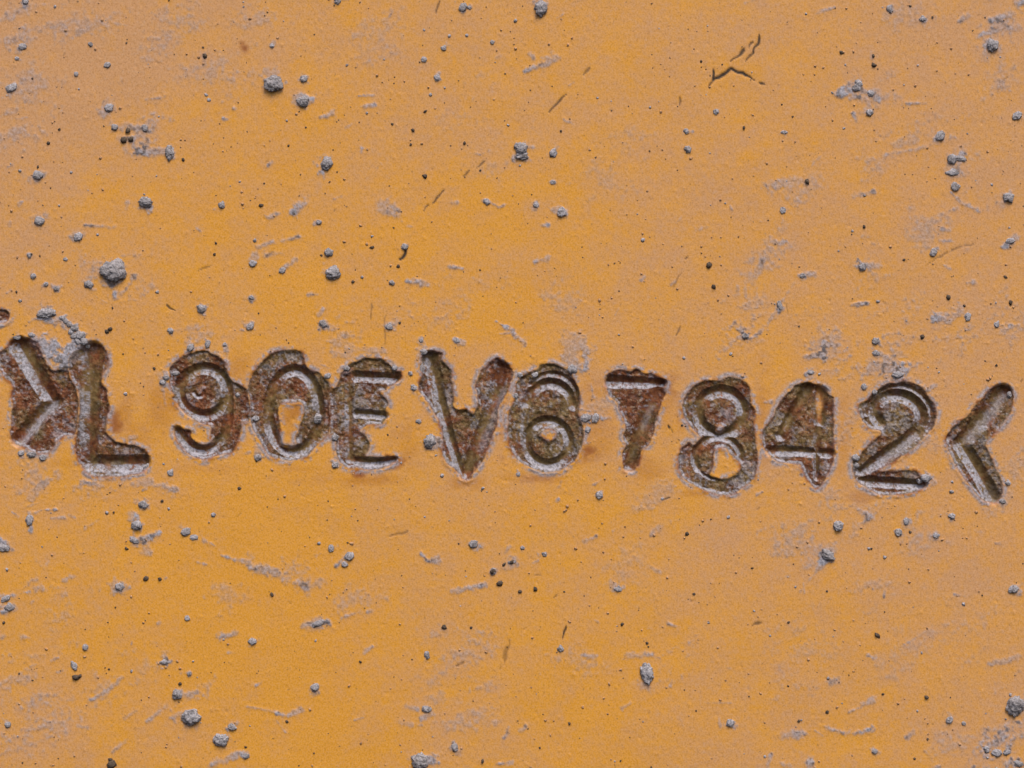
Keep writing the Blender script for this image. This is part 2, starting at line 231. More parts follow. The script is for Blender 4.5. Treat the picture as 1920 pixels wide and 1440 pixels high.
for a in [(1690,30,70,30,.35),(1880,50,60,50,.6),(1885,110,50,60,.45),(1640,190,55,45,.45),(1700,270,90,30,.4),(1560,200,30,20,.4),(1800,270,40,25,.5),(1820,330,40,60,.4),(1740,430,60,50,.45),
 (1500,350,60,30,.4),(1440,470,55,35,.5),(1420,560,60,40,.45),(1390,630,60,30,.45),(1560,640,70,50,.5),(1670,690,85,40,.65),(1800,600,70,40,.5),(1900,600,40,50,.45),(1700,590,60,40,.4),(1630,500,50,30,.5),
 (1590,960,70,35,.45),(1500,1010,60,40,.45),(1640,1080,60,50,.35),(1870,1400,70,35,.8),(1905,1320,40,45,.95),(1900,1430,40,14,.9),(1780,1390,60,30,.4),(1680,1220,70,40,.3),(1480,1300,60,40,.3),(1500,1200,60,50,.3),(1830,1180,70,50,.3),
 (860,1230,70,60,.45),(880,1330,60,60,.4),(830,1300,40,60,.35),(660,1120,50,30,.35),(60,1090,50,40,.5),(40,1300,90,70,.5),(90,1390,90,40,.5),(180,1290,50,40,.35),(270,1240,50,30,.3),(560,1080,60,40,.45),(370,1305,40,25,.6),
 (320,60,90,40,.4),(150,40,110,50,.45),(40,60,60,70,.5),(30,250,50,60,.5),(60,150,70,50,.4),(400,130,60,40,.4),(470,30,60,40,.35),(270,250,40,20,.6),(210,520,60,60,.45),(390,620,50,30,.45),(260,545,40,25,.5),(650,650,50,40,.4),
 (880,200,60,40,.25),(720,60,70,40,.3),(1180,280,50,50,.3),(1140,330,60,50,.3),(930,330,40,30,.3),(1050,560,40,30,.35),(860,560,80,40,.3),(1075,660,50,30,.5),(1130,760,30,40,.4),(1240,930,60,40,.35),(1180,1050,50,40,.3),(1080,1230,60,40,.35),(1240,1240,50,40,.5),
 (60,890,50,30,.4),(190,900,70,30,.5),(420,1100,60,30,.35),(120,1150,60,50,.3),(1740,830,40,60,.4),(1590,800,30,60,.35),(1900,900,30,80,.35),(1720,1010,60,40,.4)]:
    patch(a[0], a[1], a[2] * .85, a[3] * .95, a[4], rot=RS.normal(-.5, .6))
BIG = [ # u, v, rx, rz, rot, label
 (213,507,22,19,.2,'largest cracked grey mud lump, well above the letter L'),
 (513,158,16,15,0,'big round mud lump with two smaller specks to its right'),
 (569,190,10,10,0,'round mud speck just below the big upper lump'),
 (88,587,17,9,-.15,'wide ridged mud lump above the right-pointing bracket'),
 (318,286,8,13,0,'tall mud lump at the end of a grey smear'),
 (274,379,12,10,.3,'lone mud lump on bright orange paint above the 9'),
 (613,307,10,13,.2,'tall crumbly mud lump on bright orange, level with the double lump'),
 (1014,15,12,13,0,'round mud lump beside the top of the plate section, above a grey teardrop smear'),
 (977,278,13,11,.3,'dark-edged upper half of a double mud lump'),
 (979,293,11,7,-.1,'small lower half of a double mud lump'),
 (1861,85,10,11,0,'mud lump below the streaky grey dirt patch'),
 (1891,371,10,9,0,'round dark-rimmed mud lump beside scattered grey streaks, far from the letters'),
 (624,512,13,12,0,'round crusty mud lump right above the 0 and E'),
 (805,828,11,12,.2,'smooth mud lump between the letters E and V'),
 (593,785,10,9,0,'pale mud blob stuck on the right rim of the 0'),
 (1683,703,11,6,-.2,'flat pale mud flake on top of the 2'),
 (257,985,10,9,0,'mud lump with a grey trail above it, below the L'),
 (358,1344,17,15,.1,'large round mud lump with a dusty halo, far below the 9'),
 (415,1387,13,11,0,'mud lump next below the large round one'),
 (332,1302,9,9,0,'mud lump at the head of a dusty patch'),
 (1213,1262,11,18,-.25,'tall dark oblong mud lump far below the 7'),
 (786,1428,14,15,0,'dark rough mud lump far below the V'),
 (1572,986,9,9,0,'round mud speck below the 2'),
 (1903,1322,16,18,.2,'dark crumbled mud lump in a large grey dust patch'),
 (1552,1041,13,9,.6,'flat grey mud dab at the top of a diagonal trail'),
]
SMALL = [(48,3,6),(43,88,7),(22,165,11,7),(202,122,6),(204,202,8),(71,329,9,8),(74,415,9),(148,444,8),(215,239,6),(272,240,6),(570,148,7),(416,384,6),(617,473,8),(143,139,4),(32,110,4),(170,83,4),(633,2,6),(510,86,4),(598,417,5),
 (869,14,7,8),(832,90,5),(795,112,5),(820,145,6,5),(923,79,4),(1038,287,7,8),(1037,342,5,4),(1053,398,8,9),(913,378,6),(1005,385,5),(759,463,6),(1668,17,5,7),(1730,35,6,5),(1610,157,7),(1630,211,6),(1633,175,6),(1343,210,5),(1287,246,5),(1290,280,6),
 (1908,217,9,7),(1785,298,9),(1802,298,9,5),(1786,323,12,6),(1791,350,8),(1468,395,5,6),(1471,248,6,3),(167,533,8,7),(55,479,4),(63,518,5),(123,486,4),(87,533,4),(106,541,5),(378,579,8,7),(358,652,6,7),(390,645,5,7),(474,494,7,6),(530,507,6),
 (470,612,7),(606,607,7),(472,558,5,4),(320,620,5),(422,646,4),(735,530,5),(730,612,7,6),(790,638,4),(857,638,5),(1642,639,7,6),(1643,662,7,5),(1815,594,6,7),(1869,608,5,6),(785,790,5,4),(1099,784,9,7),(1116,785,6,9),(305,717,6,5),(320,886,6),(484,858,6),
 (776,727,6,5),(628,820,6),(628,872,6,5),(1074,692,9,8),(975,703,5),(967,742,5),(1003,703,6,5),(1102,806,5,6),(1605,858,7),(1606,872,5),(1735,896,9,7),(1785,968,6),(1755,1004,6,5),(269,946,8,7),(348,997,9,7),(364,1008,7,5),(400,965,4),(621,1029,5,7),
 (656,1043,8),(646,1058,6,5),(224,1100,8,7),(351,1159,5),(160,1214,5,6),(139,1248,5,9),(355,1263,4),(435,1363,8,6),(474,1203,7),(591,1289,8,7),(15,1359,6),(462,1417,6,5),(801,1228,5,7),(972,889,4),(887,1020,8,7),(980,1027,4),(1021,1039,5,4),(960,1054,8,3),(925,1071,5,6),
 (1051,1216,6),(800,1330,9,6),(853,1402,6,8),(1124,929,6,7),(1159,1104,7,5),(1699,977,5,7),(1685,999,6,7),(1901,1105,9,7),(1369,1356,7),(1781,1350,6),(1807,1357,4),(1640,1409,5),(351,1159,4),(252,1013,9,5),(597,1169,12,5),(8,1028,10,7),(56,975,7,9),(18,1138,9,7),(12,1122,9,5),
 (880,14,4),(1764,255,8,9),(1606,165,8,6),(320,292,5),(1398,630,6),(1505,517,5,4),(1617,500,7),(1895,452,8,5),(1750,474,6,8),(308,1241,8,4),(820,148,4),(1462,572,5,8),(150,628,9,7),(134,622,5),(146,640,5),(156,630,5),(124,602,5),(118,596,6,4),(163,648,5),(140,630,6),(30,632,8,5),(60,628,6,4),(312,708,6,4),(330,700,7,4),(80,858,6),(60,852,8,5),(40,850,6,5),(275,875,7,5),(1640,735,5),(1520,698,6,4),(1620,725,5),(1880,940,6,4),(1890,905,5),(1895,740,5,6),(1725,900,6),(795,660,6,5),(790,690,5,8),(770,700,4),(445,740,4),(480,785,6,5),(615,705,6,5),(650,690,6,5),(740,690,5),(140,615,7,6),(158,640,7),(130,608,5),(1910,1432,9,5),(1870,1412,9,7),(1850,1405,6),(1888,1410,7,5)]
# dust knocked loose round each lump
for s_ in [b[:4] for b in BIG] + SMALL:
    u_, v_, a_ = s_[:3]; an = RS.normal(-.5, .9); L = a_ * RS.uniform(.3, 2.2); k_ = 1 if RS.rand() < .5 else -1
    smear([(u_, v_), (u_ + k_ * L * math.cos(an), v_ + k_ * L * math.sin(an))], a_ * 2.3, a_ * RS.uniform(.8, 2.4), RS.uniform(.35, .8), 1.3)
# loose smudges everywhere on the plate, beyond the picture too
for i in range(430):
    cx, cy = RS.uniform(-900, 2800), RS.uniform(-700, 2100); L = RS.gamma(2, 5) + 4; an = RS.normal(-.45, .6)
    smear([(cx, cy), (cx + L * math.cos(an), cy + L * math.sin(an))], RS.uniform(4, 8), RS.uniform(3, 9), RS.uniform(.3, .7))
for pts, wd, a, dp in [([(1371,116),(1412,78)],4.5,.9,1.2),([(1424,66),(1424,78),(1412,98)],4.5,.95,1.2),([(1412,98),(1397,115)],4,.8,1),([(1336,132),(1338,150),(1350,142),(1372,130),(1390,137),(1414,151)],5,1,1.3),([(1342,148),(1328,164)],3.5,.8,1),([(1424,154),(1434,160)],4.5,.9,1),
  ([(1062,178),(1028,210)],3.5,.8,.8),([(1105,125),(1093,140)],4,.6,.8),([(832,357),(795,396)],3.5,.8,.8),([(912,298),(895,315)],3,.7,.7),([(882,322),(868,332)],3.5,.7,.7),([(764,462),(758,478),(744,491)],4.5,1,1.2),([(824,0),(815,26)],3.5,.7,.8),
  ([(1276,180),(1272,198)],4,.6,.8),([(313,571),(328,584)],4,.8,1),([(1252,798),(1260,812)],3.5,.95,1),([(953,1202),(946,1230),(938,1254)],7,.45,1),([(1062,1172),(1053,1200)],3.2,.95,1),([(1410,1174),(1427,1165)],5,.7,1),([(730,1006),(765,997)],3,.5,.8),
  ([(1238,945),(1256,932)],4,.7,.8),([(1268,630),(1275,608)],3,.6,.7),([(1290,480),(1284,492)],3.5,.7,.8),([(1740,494),(1790,468),(1825,458)],3,.5,.6),([(853,1247),(870,1240)],3,.7,.8),([(1262,542),(1278,512)],3,.4,.6),([(723,590),(721,650)],2.6,.4,.4),([(696,570),(696,600)],2.6,.45,.4)]:
    scratch(pts, wd, a, dp, .25)
for i in range(60):
    cx, cy = RS.uniform(-600, 2500), RS.uniform(-500, 1900); L = RS.uniform(6, 26); an = RS.normal(-.8, .6)
    scratch([(cx, cy), (cx + L * math.cos(an), cy + L * math.sin(an))], RS.uniform(2, 3), RS.uniform(.2, .55), .4, .45)
def stain(cx, cy, rx, ry, a):
    rx *= 1.35; ry *= 1.35
    W = win(cx - rx * 2, cy - ry * 2, cx + rx * 2, cy + ry * 2)
    r = np.hypot((U[W] - cx) / rx, (V[W] - cy) / ry)
    STAIN[W] = np.maximum(STAIN[W], .9 * a * sstep(1.3, .0, r + (grainL[W] - .5) * 1.6 + (grainS[W] - .5) * .6))
for a in [(215,790,14,26,.85),(222,812,10,14,.7),(232,770,20,30,.3),(745,868,14,10,.8),(672,888,12,9,.95),(1102,842,14,16,.9),(1110,850,26,24,.35),(1255,725,14,16,.8),(1262,715,20,20,.35),(330,755,10,14,.6),(1275,780,14,30,.3),(560,770,26,22,.55),(560,840,20,18,.45),(548,800,16,22,.3),
  (1345,805,14,10,.8),(1620,932,26,8,.3),(1010,895,40,8,.5),(945,800,12,50,.4),(1655,905,20,6,.3),(1310,925,30,6,.3),(460,92,8,8,.9),(455,85,5,5,.6),(1560,800,6,40,.3),(690,900,50,8,.35),(200,880,10,20,.3),(300,760,22,50,.28),(450,690,20,30,.25),(630,900,60,12,.12),(760,840,26,40,.22),(250,820,34,40,.28),(1110,800,30,60,.25),(1250,760,26,60,.25),(870,905,26,12,.4),(1210,880,24,20,.25),(1430,780,14,60,.3),(1580,820,16,60,.22),(400,880,50,8,.12),(560,880,40,8,.15),(120,868,30,8,.12),(820,740,16,40,.2)]:
    stain(*a)
# faint rust bleed right at the broken paint edge
edge = np.exp(-(np.maximum(BEST, 0) / 4.2) ** 2) * (BEST < 16)
STAIN = np.maximum(STAIN, edge * .85 * sstep(.40, .66, fbm(U, V, 20, 91, 3)))
# ------------------------------------------------------------------ dust on upward edges and the broken rim, plus painted light on right-facing walls
for cx, cy, rx, ry, dv in [(1225,715,50,26,.5),(1180,750,26,30,.35),(938,697,16,22,.6),(375,735,40,35,.4),(335,690,20,22,.5),(1350,765,34,30,.5),(540,720,34,20,.5),(672,722,20,14,.5),(35,735,24,50,.3),(80,840,30,20,.3),(200,745,12,40,.4),(230,835,36,12,.3),(1190,860,20,30,-.4),(1030,845,40,40,-.3),(1300,870,24,34,-.4),(1385,900,40,24,-.3),(1450,800,24,40,-.4),(1520,830,20,14,-.3),(1690,780,40,40,-.3),(530,670,40,14,-.4),(430,840,18,30,-.3),(900,800,24,40,-.4),(700,680,36,16,-.4)]:
    W = win(cx - rx * 1.5, cy - ry * 1.5, cx + rx * 1.5, cy + ry * 1.5)
    RED[W] += dv * sstep(1.3, .3, np.hypot((U[W] - cx) / rx, (V[W] - cy) / ry) + (grainL[W] - .5) * .8)
for cx, cy, rx, ry, k_ in [(1537,752,8,30,.95),(1538,785,6,14,.9),(545,830,10,20,.3),(1350,800,10,8,.5)]:
    W = win(cx - rx * 2, cy - ry * 2, cx + rx * 2, cy + ry * 2)
    LOSS[W] *= 1 - k_ * sstep(1.2, .3, np.hypot((U[W] - cx) / rx, (V[W] - cy) / ry) + (grainS[W] - .5) * .5)
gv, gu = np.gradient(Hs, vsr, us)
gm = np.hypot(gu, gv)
face_up_right = (gv * .9 - gu * .42) / (gm + .12)  # upward part is settled dust; the rightward lean paints the lit side grey
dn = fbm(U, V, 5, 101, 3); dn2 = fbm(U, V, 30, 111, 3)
DUST_LIT = sstep(.12, .62, face_up_right + (dn - .5) * .5 + (dn2 - .5) * .9) * sstep(.08, .3, gm) * np.clip(REC + .25, 0, 1) * (BEST < 4)
DUST_LIT *= sstep(.2, .45, dn)
halo = np.exp(-((BEST - 4.5) / 4.6) ** 2) * (BEST > -3)
hl = fbm(U, V, 17, 121, 3)
DUST_LIT = np.maximum(DUST_LIT, halo * sstep(.36, .62, hl + (dn - .5) * .6) * .85)
DUST_LIT = np.maximum(DUST_LIT, REC * .45 * sstep(.56, .76, dn2 + (dn - .5) * 1.1) * (1 - np.clip(GRV / 5, 0, 1)))
DUST_LIT = np.maximum(DUST_LIT, REC * .2 * sstep(.66, .8, dn))
DARK = np.maximum(DARK, .62 * sstep(.35, .8, SM) * sstep(.56, .66, vn(U, V, 6.5, 221)) * sstep(.45, .6, vn(U, V, 40, 231)))
DUST_LIT = np.maximum(DUST_LIT, np.clip(SM, 0, 1) * (1 - LOSS * .6))
# packed dirt lying in strokes that slope the other way
for c_, pts_, w_, a_ in [(1, [(400,800),(290,930),(165,1080)], 11, .75), (6, [(1450,380),(1320,560),(1150,750)], 12, .5), (3, [(1650,560),(1560,800),(1440,1060)], 9, .4), (6, [(700,720),(560,830),(300,1010)], 9, .7), (4, [(1500,640),(1420,820)], 9, .3)]:
    p_ = tr(c_, pts_); W = win(min(x for x, y in p_) - 20, min(y for x, y in p_) - 20, max(x for x, y in p_) + 20, max(y for x, y in p_) + 20)
    d_, t_ = line_dist(U[W], V[W], p_)
    DUST_LIT[W] = np.maximum(DUST_LIT[W], a_ * sstep(1.1, .2, d_ / w_ + (dn[W] - .5) * 1.4) * LOSS[W])
# ------------------------------------------------------------------ tan film of dust over the paint: coarse map, then broken up by noise
FM = np.array([[.85,.75,.62,.55,.52,.5,.5,.5,.45,.48,.58,.7],[.72,.58,.48,.35,.35,.4,.4,.45,.45,.5,.62,.68],[.5,.32,.18,.18,.3,.35,.4,.42,.42,.52,.56,.58],[.45,.4,.28,.12,.3,.35,.3,.35,.42,.52,.52,.52],
 [.4,.35,.35,.33,.35,.4,.35,.42,.46,.52,.57,.52],[.3,.28,.22,.22,.3,.35,.3,.36,.42,.42,.57,.57],[.35,.24,.12,.18,.3,.4,.35,.4,.46,.56,.56,.6],[.42,.3,.12,.18,.3,.42,.35,.36,.46,.52,.52,.56],[.6,.42,.25,.18,.3,.42,.36,.36,.42,.47,.47,.52]])
xu = np.clip(U / 160 - .5, 0, 10.999); yv = np.clip(V / 160 - .5, 0, 7.999)
xi = xu.astype(int); yi = yv.astype(int); fx = xu - xi; fy = yv - yi
fx = fx * fx * (3 - 2 * fx); fy = fy * fy * (3 - 2 * fy)
fm = (FM[yi, xi] * (1 - fx) + FM[yi, xi + 1] * fx) * (1 - fy) + (FM[yi + 1, xi] * (1 - fx) + FM[yi + 1, xi + 1] * fx) * fy
FILM = (fm - .38) * 1.6 + .37 + (fbm(U, V, 150, 131, 4, rot=-.3, stretch=1.6) - .5) * .7 + (fbm(U, V, 34, 141, 4, rot=-.5, stretch=1.2) - .5) * .95 + (fbm(U, V, 7, 151, 3) - .5) * .8
FILM = np.clip(FILM, 0, 1)
FILM = np.where(ISL, FILM * .35, FILM)
# ------------------------------------------------------------------ fine relief
fine = fbm(U, V, 5.0, 161, 2) - .5
pit = fbm(U, V, 8, 171, 3) - .5
H = Hs + REC * (pit * 3.8 + fine * 1.5) * (1 - .72 * np.clip(GRV / 10, 0, 1)) + (1 - REC) * (fine * .38 + (fbm(U, V, 90, 181, 2) - .5) * 1.0) + SM * (.7 + 2.2 * (dn - .35))
# little paint nibs and craters
for i in range(2600):
    cx, cy = RS.uniform(-200, 2120), RS.uniform(-150, 1590); r = RS.uniform(1.7, 3.0); hgt = RS.uniform(.3, .9) * (1 if RS.rand() < .72 else -1)
    W = win(cx - r * 2.5, cy - r * 2.5, cx + r * 2.5, cy + r * 2.5)
    if U[W].size:
        H[W] += hgt * np.exp(-((U[W] - cx) ** 2 + (V[W] - cy) ** 2) / (r * r))
REDN = np.clip(RED + (fbm(U, V, 26, 191, 3) - .5) * 2.2 + (fbm(U, V, 5, 196, 2) - .5) * .9 - np.clip(GRV / 12, 0, 1) * .35, 0, 1)

def height_at(u, v):
    i = min(max(int(np.searchsorted(vsr, v)), 0), NV - 1); j = min(max(int(np.searchsorted(us, u)), 0), NU - 1)
    return float(Hs[i, j] + SM[i, j] * .9)

# ------------------------------------------------------------------ materials
def new_mat(name):
    m = bpy.data.materials.new(name); m.use_nodes = True
    t = m.node_tree; b = t.nodes['Principled BSDF']; return m, t, b
class NB:
    def __init__(s, t): s.t = t
    def n(s, kind, **kw):
        x = s.t.nodes.new(kind)
        for k, v in kw.items(): setattr(x, k, v)
        return x
    def l(s, a, b): s.t.links.new(a, b)
    def attr(s, name): x = s.n('ShaderNodeAttribute', attribute_name=name); return x.outputs['Fac']
    def mix(s, fac, a, b, blend='MIX'):
        x = s.n('ShaderNodeMix', data_type='RGBA', blend_type=blend)
        for sock, val in ((x.inputs[0], fac), (x.inputs[6], a), (x.inputs[7], b)):
            if isinstance(val, (int, float)): sock.default_value = val
            elif isinstance(val, tuple): sock.default_value = val + (1,) if len(val) == 3 else val
            else: s.l(val, sock)
        return x.outputs[2]
    def math(s, op, a, b=0.0, clamp=False):
        x = s.n('ShaderNodeMath', operation=op, use_clamp=clamp)
        for sock, val in ((x.inputs[0], a), (x.inputs[1], b)):
            if isinstance(val, (int, float)): sock.default_value = val
            else: s.l(val, sock)
        return x.outputs[0]
    def ramp(s, fac, lo, hi):
        x = s.n('ShaderNodeMapRange', clamp=True, interpolation_type='SMOOTHSTEP'); s.l(fac, x.inputs[0])
        x.inputs[1].default_value = lo; x.inputs[2].default_value = hi; return x.outputs[0]
    def noise(s, vec, px, detail=3, rough=.55):
        x = s.n('ShaderNodeTexNoise'); s.l(vec, x.inputs['Vector']); x.inputs['Scale'].default_value = 1.0 / (px * S)
        x.inputs['Detail'].default_value = detail; x.inputs['Roughness'].default_value = rough; return x.outputs['Fac']
M_plate, t, bs = new_mat('worn_orange_paint'); B = NB(t)
geo = B.n('ShaderNodeNewGeometry').outputs['Position']
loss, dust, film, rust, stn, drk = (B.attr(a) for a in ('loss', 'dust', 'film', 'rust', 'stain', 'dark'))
grv = B.attr('grv'); calm = B.math('SUBTRACT', 1.0, B.math('MULTIPLY', grv, .85))
n5 = B.noise(geo, 5.5, 3, .65)
n3 = B.noise(geo, 3.2, 2); n9 = B.noise(geo, 9, 3); n40 = B.noise(geo, 60, 3)
vivid = B.mix(n40, (.705, .310, .018), (.755, .350, .036))
tan = B.mix(n9, (.565, .288, .105), (.625, .338, .165))
paint = B.mix(film, vivid, tan)
sp = B.ramp(n3, .44, .66)
paint = B.mix(B.math('MULTIPLY', sp, .34), paint, (.74, .44, .22))
paint = B.mix(B.math('MULTIPLY', B.ramp(n5, .50, .72), B.math('ADD', B.math('MULTIPLY', film, .45), .12)), paint, (.62, .40, .26))
paint = B.mix(B.math('MULTIPLY', B.ramp(n5, .44, .28), .55), paint, (.42, .19, .045))
paint = B.mix(B.math('MULTIPLY', B.ramp(n3, .45, .28), .42), paint, (.36, .165, .05))
paint = B.mix(B.math('MULTIPLY', B.ramp(B.noise(geo, 8, 2, .7), .64, .74), .55), paint, (.28, .14, .055))
paint = B.mix(stn, paint, B.mix(n9, (.33, .085, .012), (.20, .055, .02)))
olive = B.mix(B.ramp(n9, .35, .65), (.155, .094, .030), (.27, .185, .074))
redc = B.mix(B.ramp(n9, .35, .65), (.155, .046, .018), (.29, .102, .036))
steel = B.mix(rust, olive, redc)
steel = B.mix(1.0, steel, B.mix(B.ramp(B.noise(geo, 34, 3), .3, .7), (.50, .48, .46), (.98, .95, .92)), 'MULTIPLY')
steel = B.mix(B.math('MULTIPLY', B.ramp(n5, .54, .68), B.math('MULTIPLY', calm, .6)), steel, (.36, .28, .20))
steel = B.mix(B.math('MULTIPLY', B.ramp(n5, .46, .32), B.math('MULTIPLY', calm, .85)), steel, (.045, .026, .016))
base = B.mix(loss, paint, steel)
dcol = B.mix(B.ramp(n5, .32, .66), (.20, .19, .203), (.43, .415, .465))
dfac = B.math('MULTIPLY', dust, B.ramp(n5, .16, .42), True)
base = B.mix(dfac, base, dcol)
base = B.mix(drk, base, (.045, .032, .022))
B.l(base, bs.inputs['Base Color'])
rgh = B.math('ADD', B.math('MULTIPLY', dust, .3), B.math('ADD', B.math('MULTIPLY', film, .2), .5), True)
B.l(rgh, bs.inputs['Roughness']); bs.inputs['Specular IOR Level'].default_value = .28
b1 = B.n('ShaderNodeBump'); B.l(B.math('ADD', B.math('MULTIPLY', n3, .7), n9), b1.inputs['Height']); b1.inputs['Distance'].default_value = 2.2 * S
st = B.math('ADD', B.math('MULTIPLY', loss, .35), B.math('ADD', B.math('MULTIPLY', dust, .35), .17), True)
B.l(st, b1.inputs['Strength']); B.l(b1.outputs[0], bs.inputs['Normal'])

def mud_mat(name, c0, c1, crev):
    m, t, b = new_mat(name); B = NB(t); p = B.n('ShaderNodeNewGeometry').outputs['Position']
    a = B.noise(p, 3.0, 2); c = B.noise(p, 8, 3)
    oi = B.n('ShaderNodeObjectInfo').outputs['Random']
    col = B.mix(B.ramp(a, .3, .7), c0, c1); col = B.mix(B.math('MULTIPLY', B.ramp(c, .48, .36), .55), col, crev)
    col = B.mix(B.math('MULTIPLY', oi, .35), col, (.20, .17, .15))
    B.l(col, b.inputs['Base Color']); b.inputs['Roughness'].default_value = .92; b.inputs['Specular IOR Level'].default_value = .15
    k = B.n('ShaderNodeBump'); B.l(B.math('ADD', a, c), k.inputs['Height']); k.inputs['Distance'].default_value = 3 * S; k.inputs['Strength'].default_value = .7
    B.l(k.outputs[0], b.inputs['Normal']); return m
M_mud = mud_mat('dried_grey_mud', (.26, .247, .257), (.49, .47, .50), (.09, .075, .066))
M_dark = mud_mat('dark_grit', (.07, .05, .035), (.14, .105, .075), (.035, .026, .02))
M_nib = mud_mat('tan_grit', (.46, .26, .13), (.60, .36, .19), (.25, .13, .06))
M_core, t, bs = new_mat('raw_steel'); B = NB(t)
p = B.n('ShaderNodeNewGeometry').outputs['Position']
B.l(B.mix(B.noise(p, 60, 4), (.10, .06, .035), (.20, .13, .07)), bs.inputs['Base Color']); bs.inputs['Roughness'].default_value = .8

# ------------------------------------------------------------------ the plate: face cut into its parts
def empty(name, loc):
    o = bpy.data.objects.new(name, None); o.location = loc; o.empty_display_size = .005; COL.objects.link(o); return o
plate = empty('steel_plate', (X(960), 0, 0))
plate['label'] = 'weathered orange painted steel plate stamped with a rusty serial number'; plate['category'] = 'steel plate'
P0 = Vector(plate.location)
Yd = -H * S
# outer ring of the grid turns back to make the plate's edges
ring = np.zeros(U.shape, bool); ring[0, :] = ring[-1, :] = ring[:, 0] = ring[:, -1] = True
Uu, Vv = U.copy(), V.copy()
Uu[:, 0] = us[1] - 12; Uu[:, -1] = us[-2] + 12; Vv[0, :] = vsr[1] - 12; Vv[-1, :] = PV1
Yd = np.where(ring, .012, Yd)
co = np.stack([(Uu - 960) * S, Yd, (ZC - Vv) * S], -1).reshape(-1, 3).astype(np.float32)
ATTR = {'loss': LOSS, 'dust': np.clip(DUST_LIT, 0, 1), 'film': FILM, 'rust': REDN, 'stain': np.clip(STAIN, 0, 1), 'dark': np.clip(DARK, 0, 1), 'grv': np.clip(GRV / 6, 0, 1)}  # dust key holds real dust plus the light painted on groove walls
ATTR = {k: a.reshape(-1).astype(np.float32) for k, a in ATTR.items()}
idx = np.arange(NV * NU).reshape(NV, NU)
quads = np.stack([idx[:-1, :-1], idx[1:, :-1], idx[1:, 1:], idx[:-1, 1:]], -1).reshape(-1, 4)
def q_of(a): return a[:-1, :-1].reshape(-1)
qc, qg, qi = q_of(CID), q_of(GRV), q_of(ISL)
NC = len(CH)
part = np.where(qc < 0, 0, 1 + qc.astype(int))
isg = (qc >= 0) & (qg > 1.2) & ~qi
part = np.where(isg, 100 + qc, part)
part = np.where((qc >= 0) & qi, 200 + qc, part)
def mesh_from(name, qs, parent):
    vid, inv = np.unique(qs.reshape(-1), return_inverse=True)
    me = bpy.data.meshes.new(name); n = len(qs)
    me.vertices.add(len(vid)); me.vertices.foreach_set('co', co[vid].reshape(-1))
    me.loops.add(n * 4); me.loops.foreach_set('vertex_index', inv.reshape(-1).astype(np.int32))
    me.polygons.add(n); me.polygons.foreach_set('loop_start', (np.arange(n) * 4).astype(np.int32))
    me.polygons.foreach_set('use_smooth', np.ones(n, bool))
    me.update(calc_edges=True)
    for k, a in ATTR.items():
        at = me.attributes.new(k, 'FLOAT', 'POINT'); at.data.foreach_set('value', a[vid])
    me.materials.append(M_plate)
    o = bpy.data.objects.new(name, me); COL.objects.link(o); o.parent = parent
    o.matrix_parent_inverse.identity()
    return o
mesh_from('painted_face', quads[part == 0], plate)
LBL = ['rusty stamped bracket pointing right', 'rusty stamped letter L', 'rusty stamped digit 9', 'rusty stamped digit 0 with a flake of orange paint left inside', 'rusty stamped letter E', 'rusty stamped letter V', 'double-struck rusty stamped digit 6 with a fleck of orange paint in its bowl',
  'rusty stamped digit 7 with a ragged top bar', 'rusty stamped digit 8 with orange paint left in its lower ring', 'rusty stamped digit 4', 'rusty stamped digit 2', 'rusty stamped bracket pointing left', 'reddish rust chip in the paint']
for k, ch in enumerate(CH):
    q = quads[part == 1 + k]
    if not len(q): continue
    o = mesh_from(ch['name'], q, plate); o['label'] = LBL[k]
    if (part == 100 + k).any(): mesh_from('struck_groove', quads[part == 100 + k], o)
    if (part == 200 + k).any(): mesh_from('paint_flake', quads[part == 200 + k], o)
def box(name, x0, x1, y0, y1, z0, z1, mat, parent):
    me = bpy.data.meshes.new(name)
    me.from_pydata([(x, y, z) for x in (x0, x1) for y in (y0, y1) for z in (z0, z1)], [], [(0,1,3,2),(4,6,7,5),(0,4,5,1),(2,3,7,6),(0,2,6,4),(1,5,7,3)])
    me.materials.append(mat); o = bpy.data.objects.new(name, me); COL.objects.link(o); o.parent = parent; return o
box('steel_core', X(us[1] - 8), X(us[-2] + 8), .003, .0118, .0002, Z(vsr[1] - 8), M_core, plate)

# ------------------------------------------------------------------ lumps of dried mud on the paint
def lump_mesh(name, seed, sub, rough_=.48, flat=.6):
    import bmesh
    bm = bmesh.new(); bmesh.ops.create_icosphere(bm, subdivisions=sub, radius=1.0)
    off = Vector((seed * 7.3, seed * 3.1, seed * 1.7))
    for vtx in bm.verts:
        d = vtx.co.normalized()
        f = 1 + rough_ * (.75 * mnoise.noise(d * 1.3 + off) + .5 * mnoise.noise(d * 3.1 + off) + .5 * mnoise.noise(d * 6.7 + off))
        vtx.co = d * f; vtx.co.y *= flat
    for f in bm.faces: f.smooth = True
    me = bpy.data.meshes.new(name); bm.to_mesh(me); bm.free(); me.materials.append(M_mud); return me
LM = [lump_mesh('mud_speck', i, 3) for i in range(9)]
def lump(u, v, rx, rz=None, rot=0.0, mesh=None, name='mud_speck', label='small grey dried mud speck stuck to the orange paint', group='small mud specks on the paint', thick=.62):
    rz = rx if rz is None else rz
    o = bpy.data.objects.new(name, mesh or random.choice(LM)); COL.objects.link(o)
    o.location = (X(u), -(height_at(u, v) + .12 * min(rx, rz)) * S, Z(v))
    o.rotation_euler = (0, rot, 0)
    if mesh is None: o.scale = (rx * S, min(rx, rz) * thick * S, rz * S)
    else: o.scale = (rx * S, min(rx, rz) * thick * S, rz * S)
    o['label'] = label; o['category'] = 'mud'
    if group: o['group'] = group
    return o
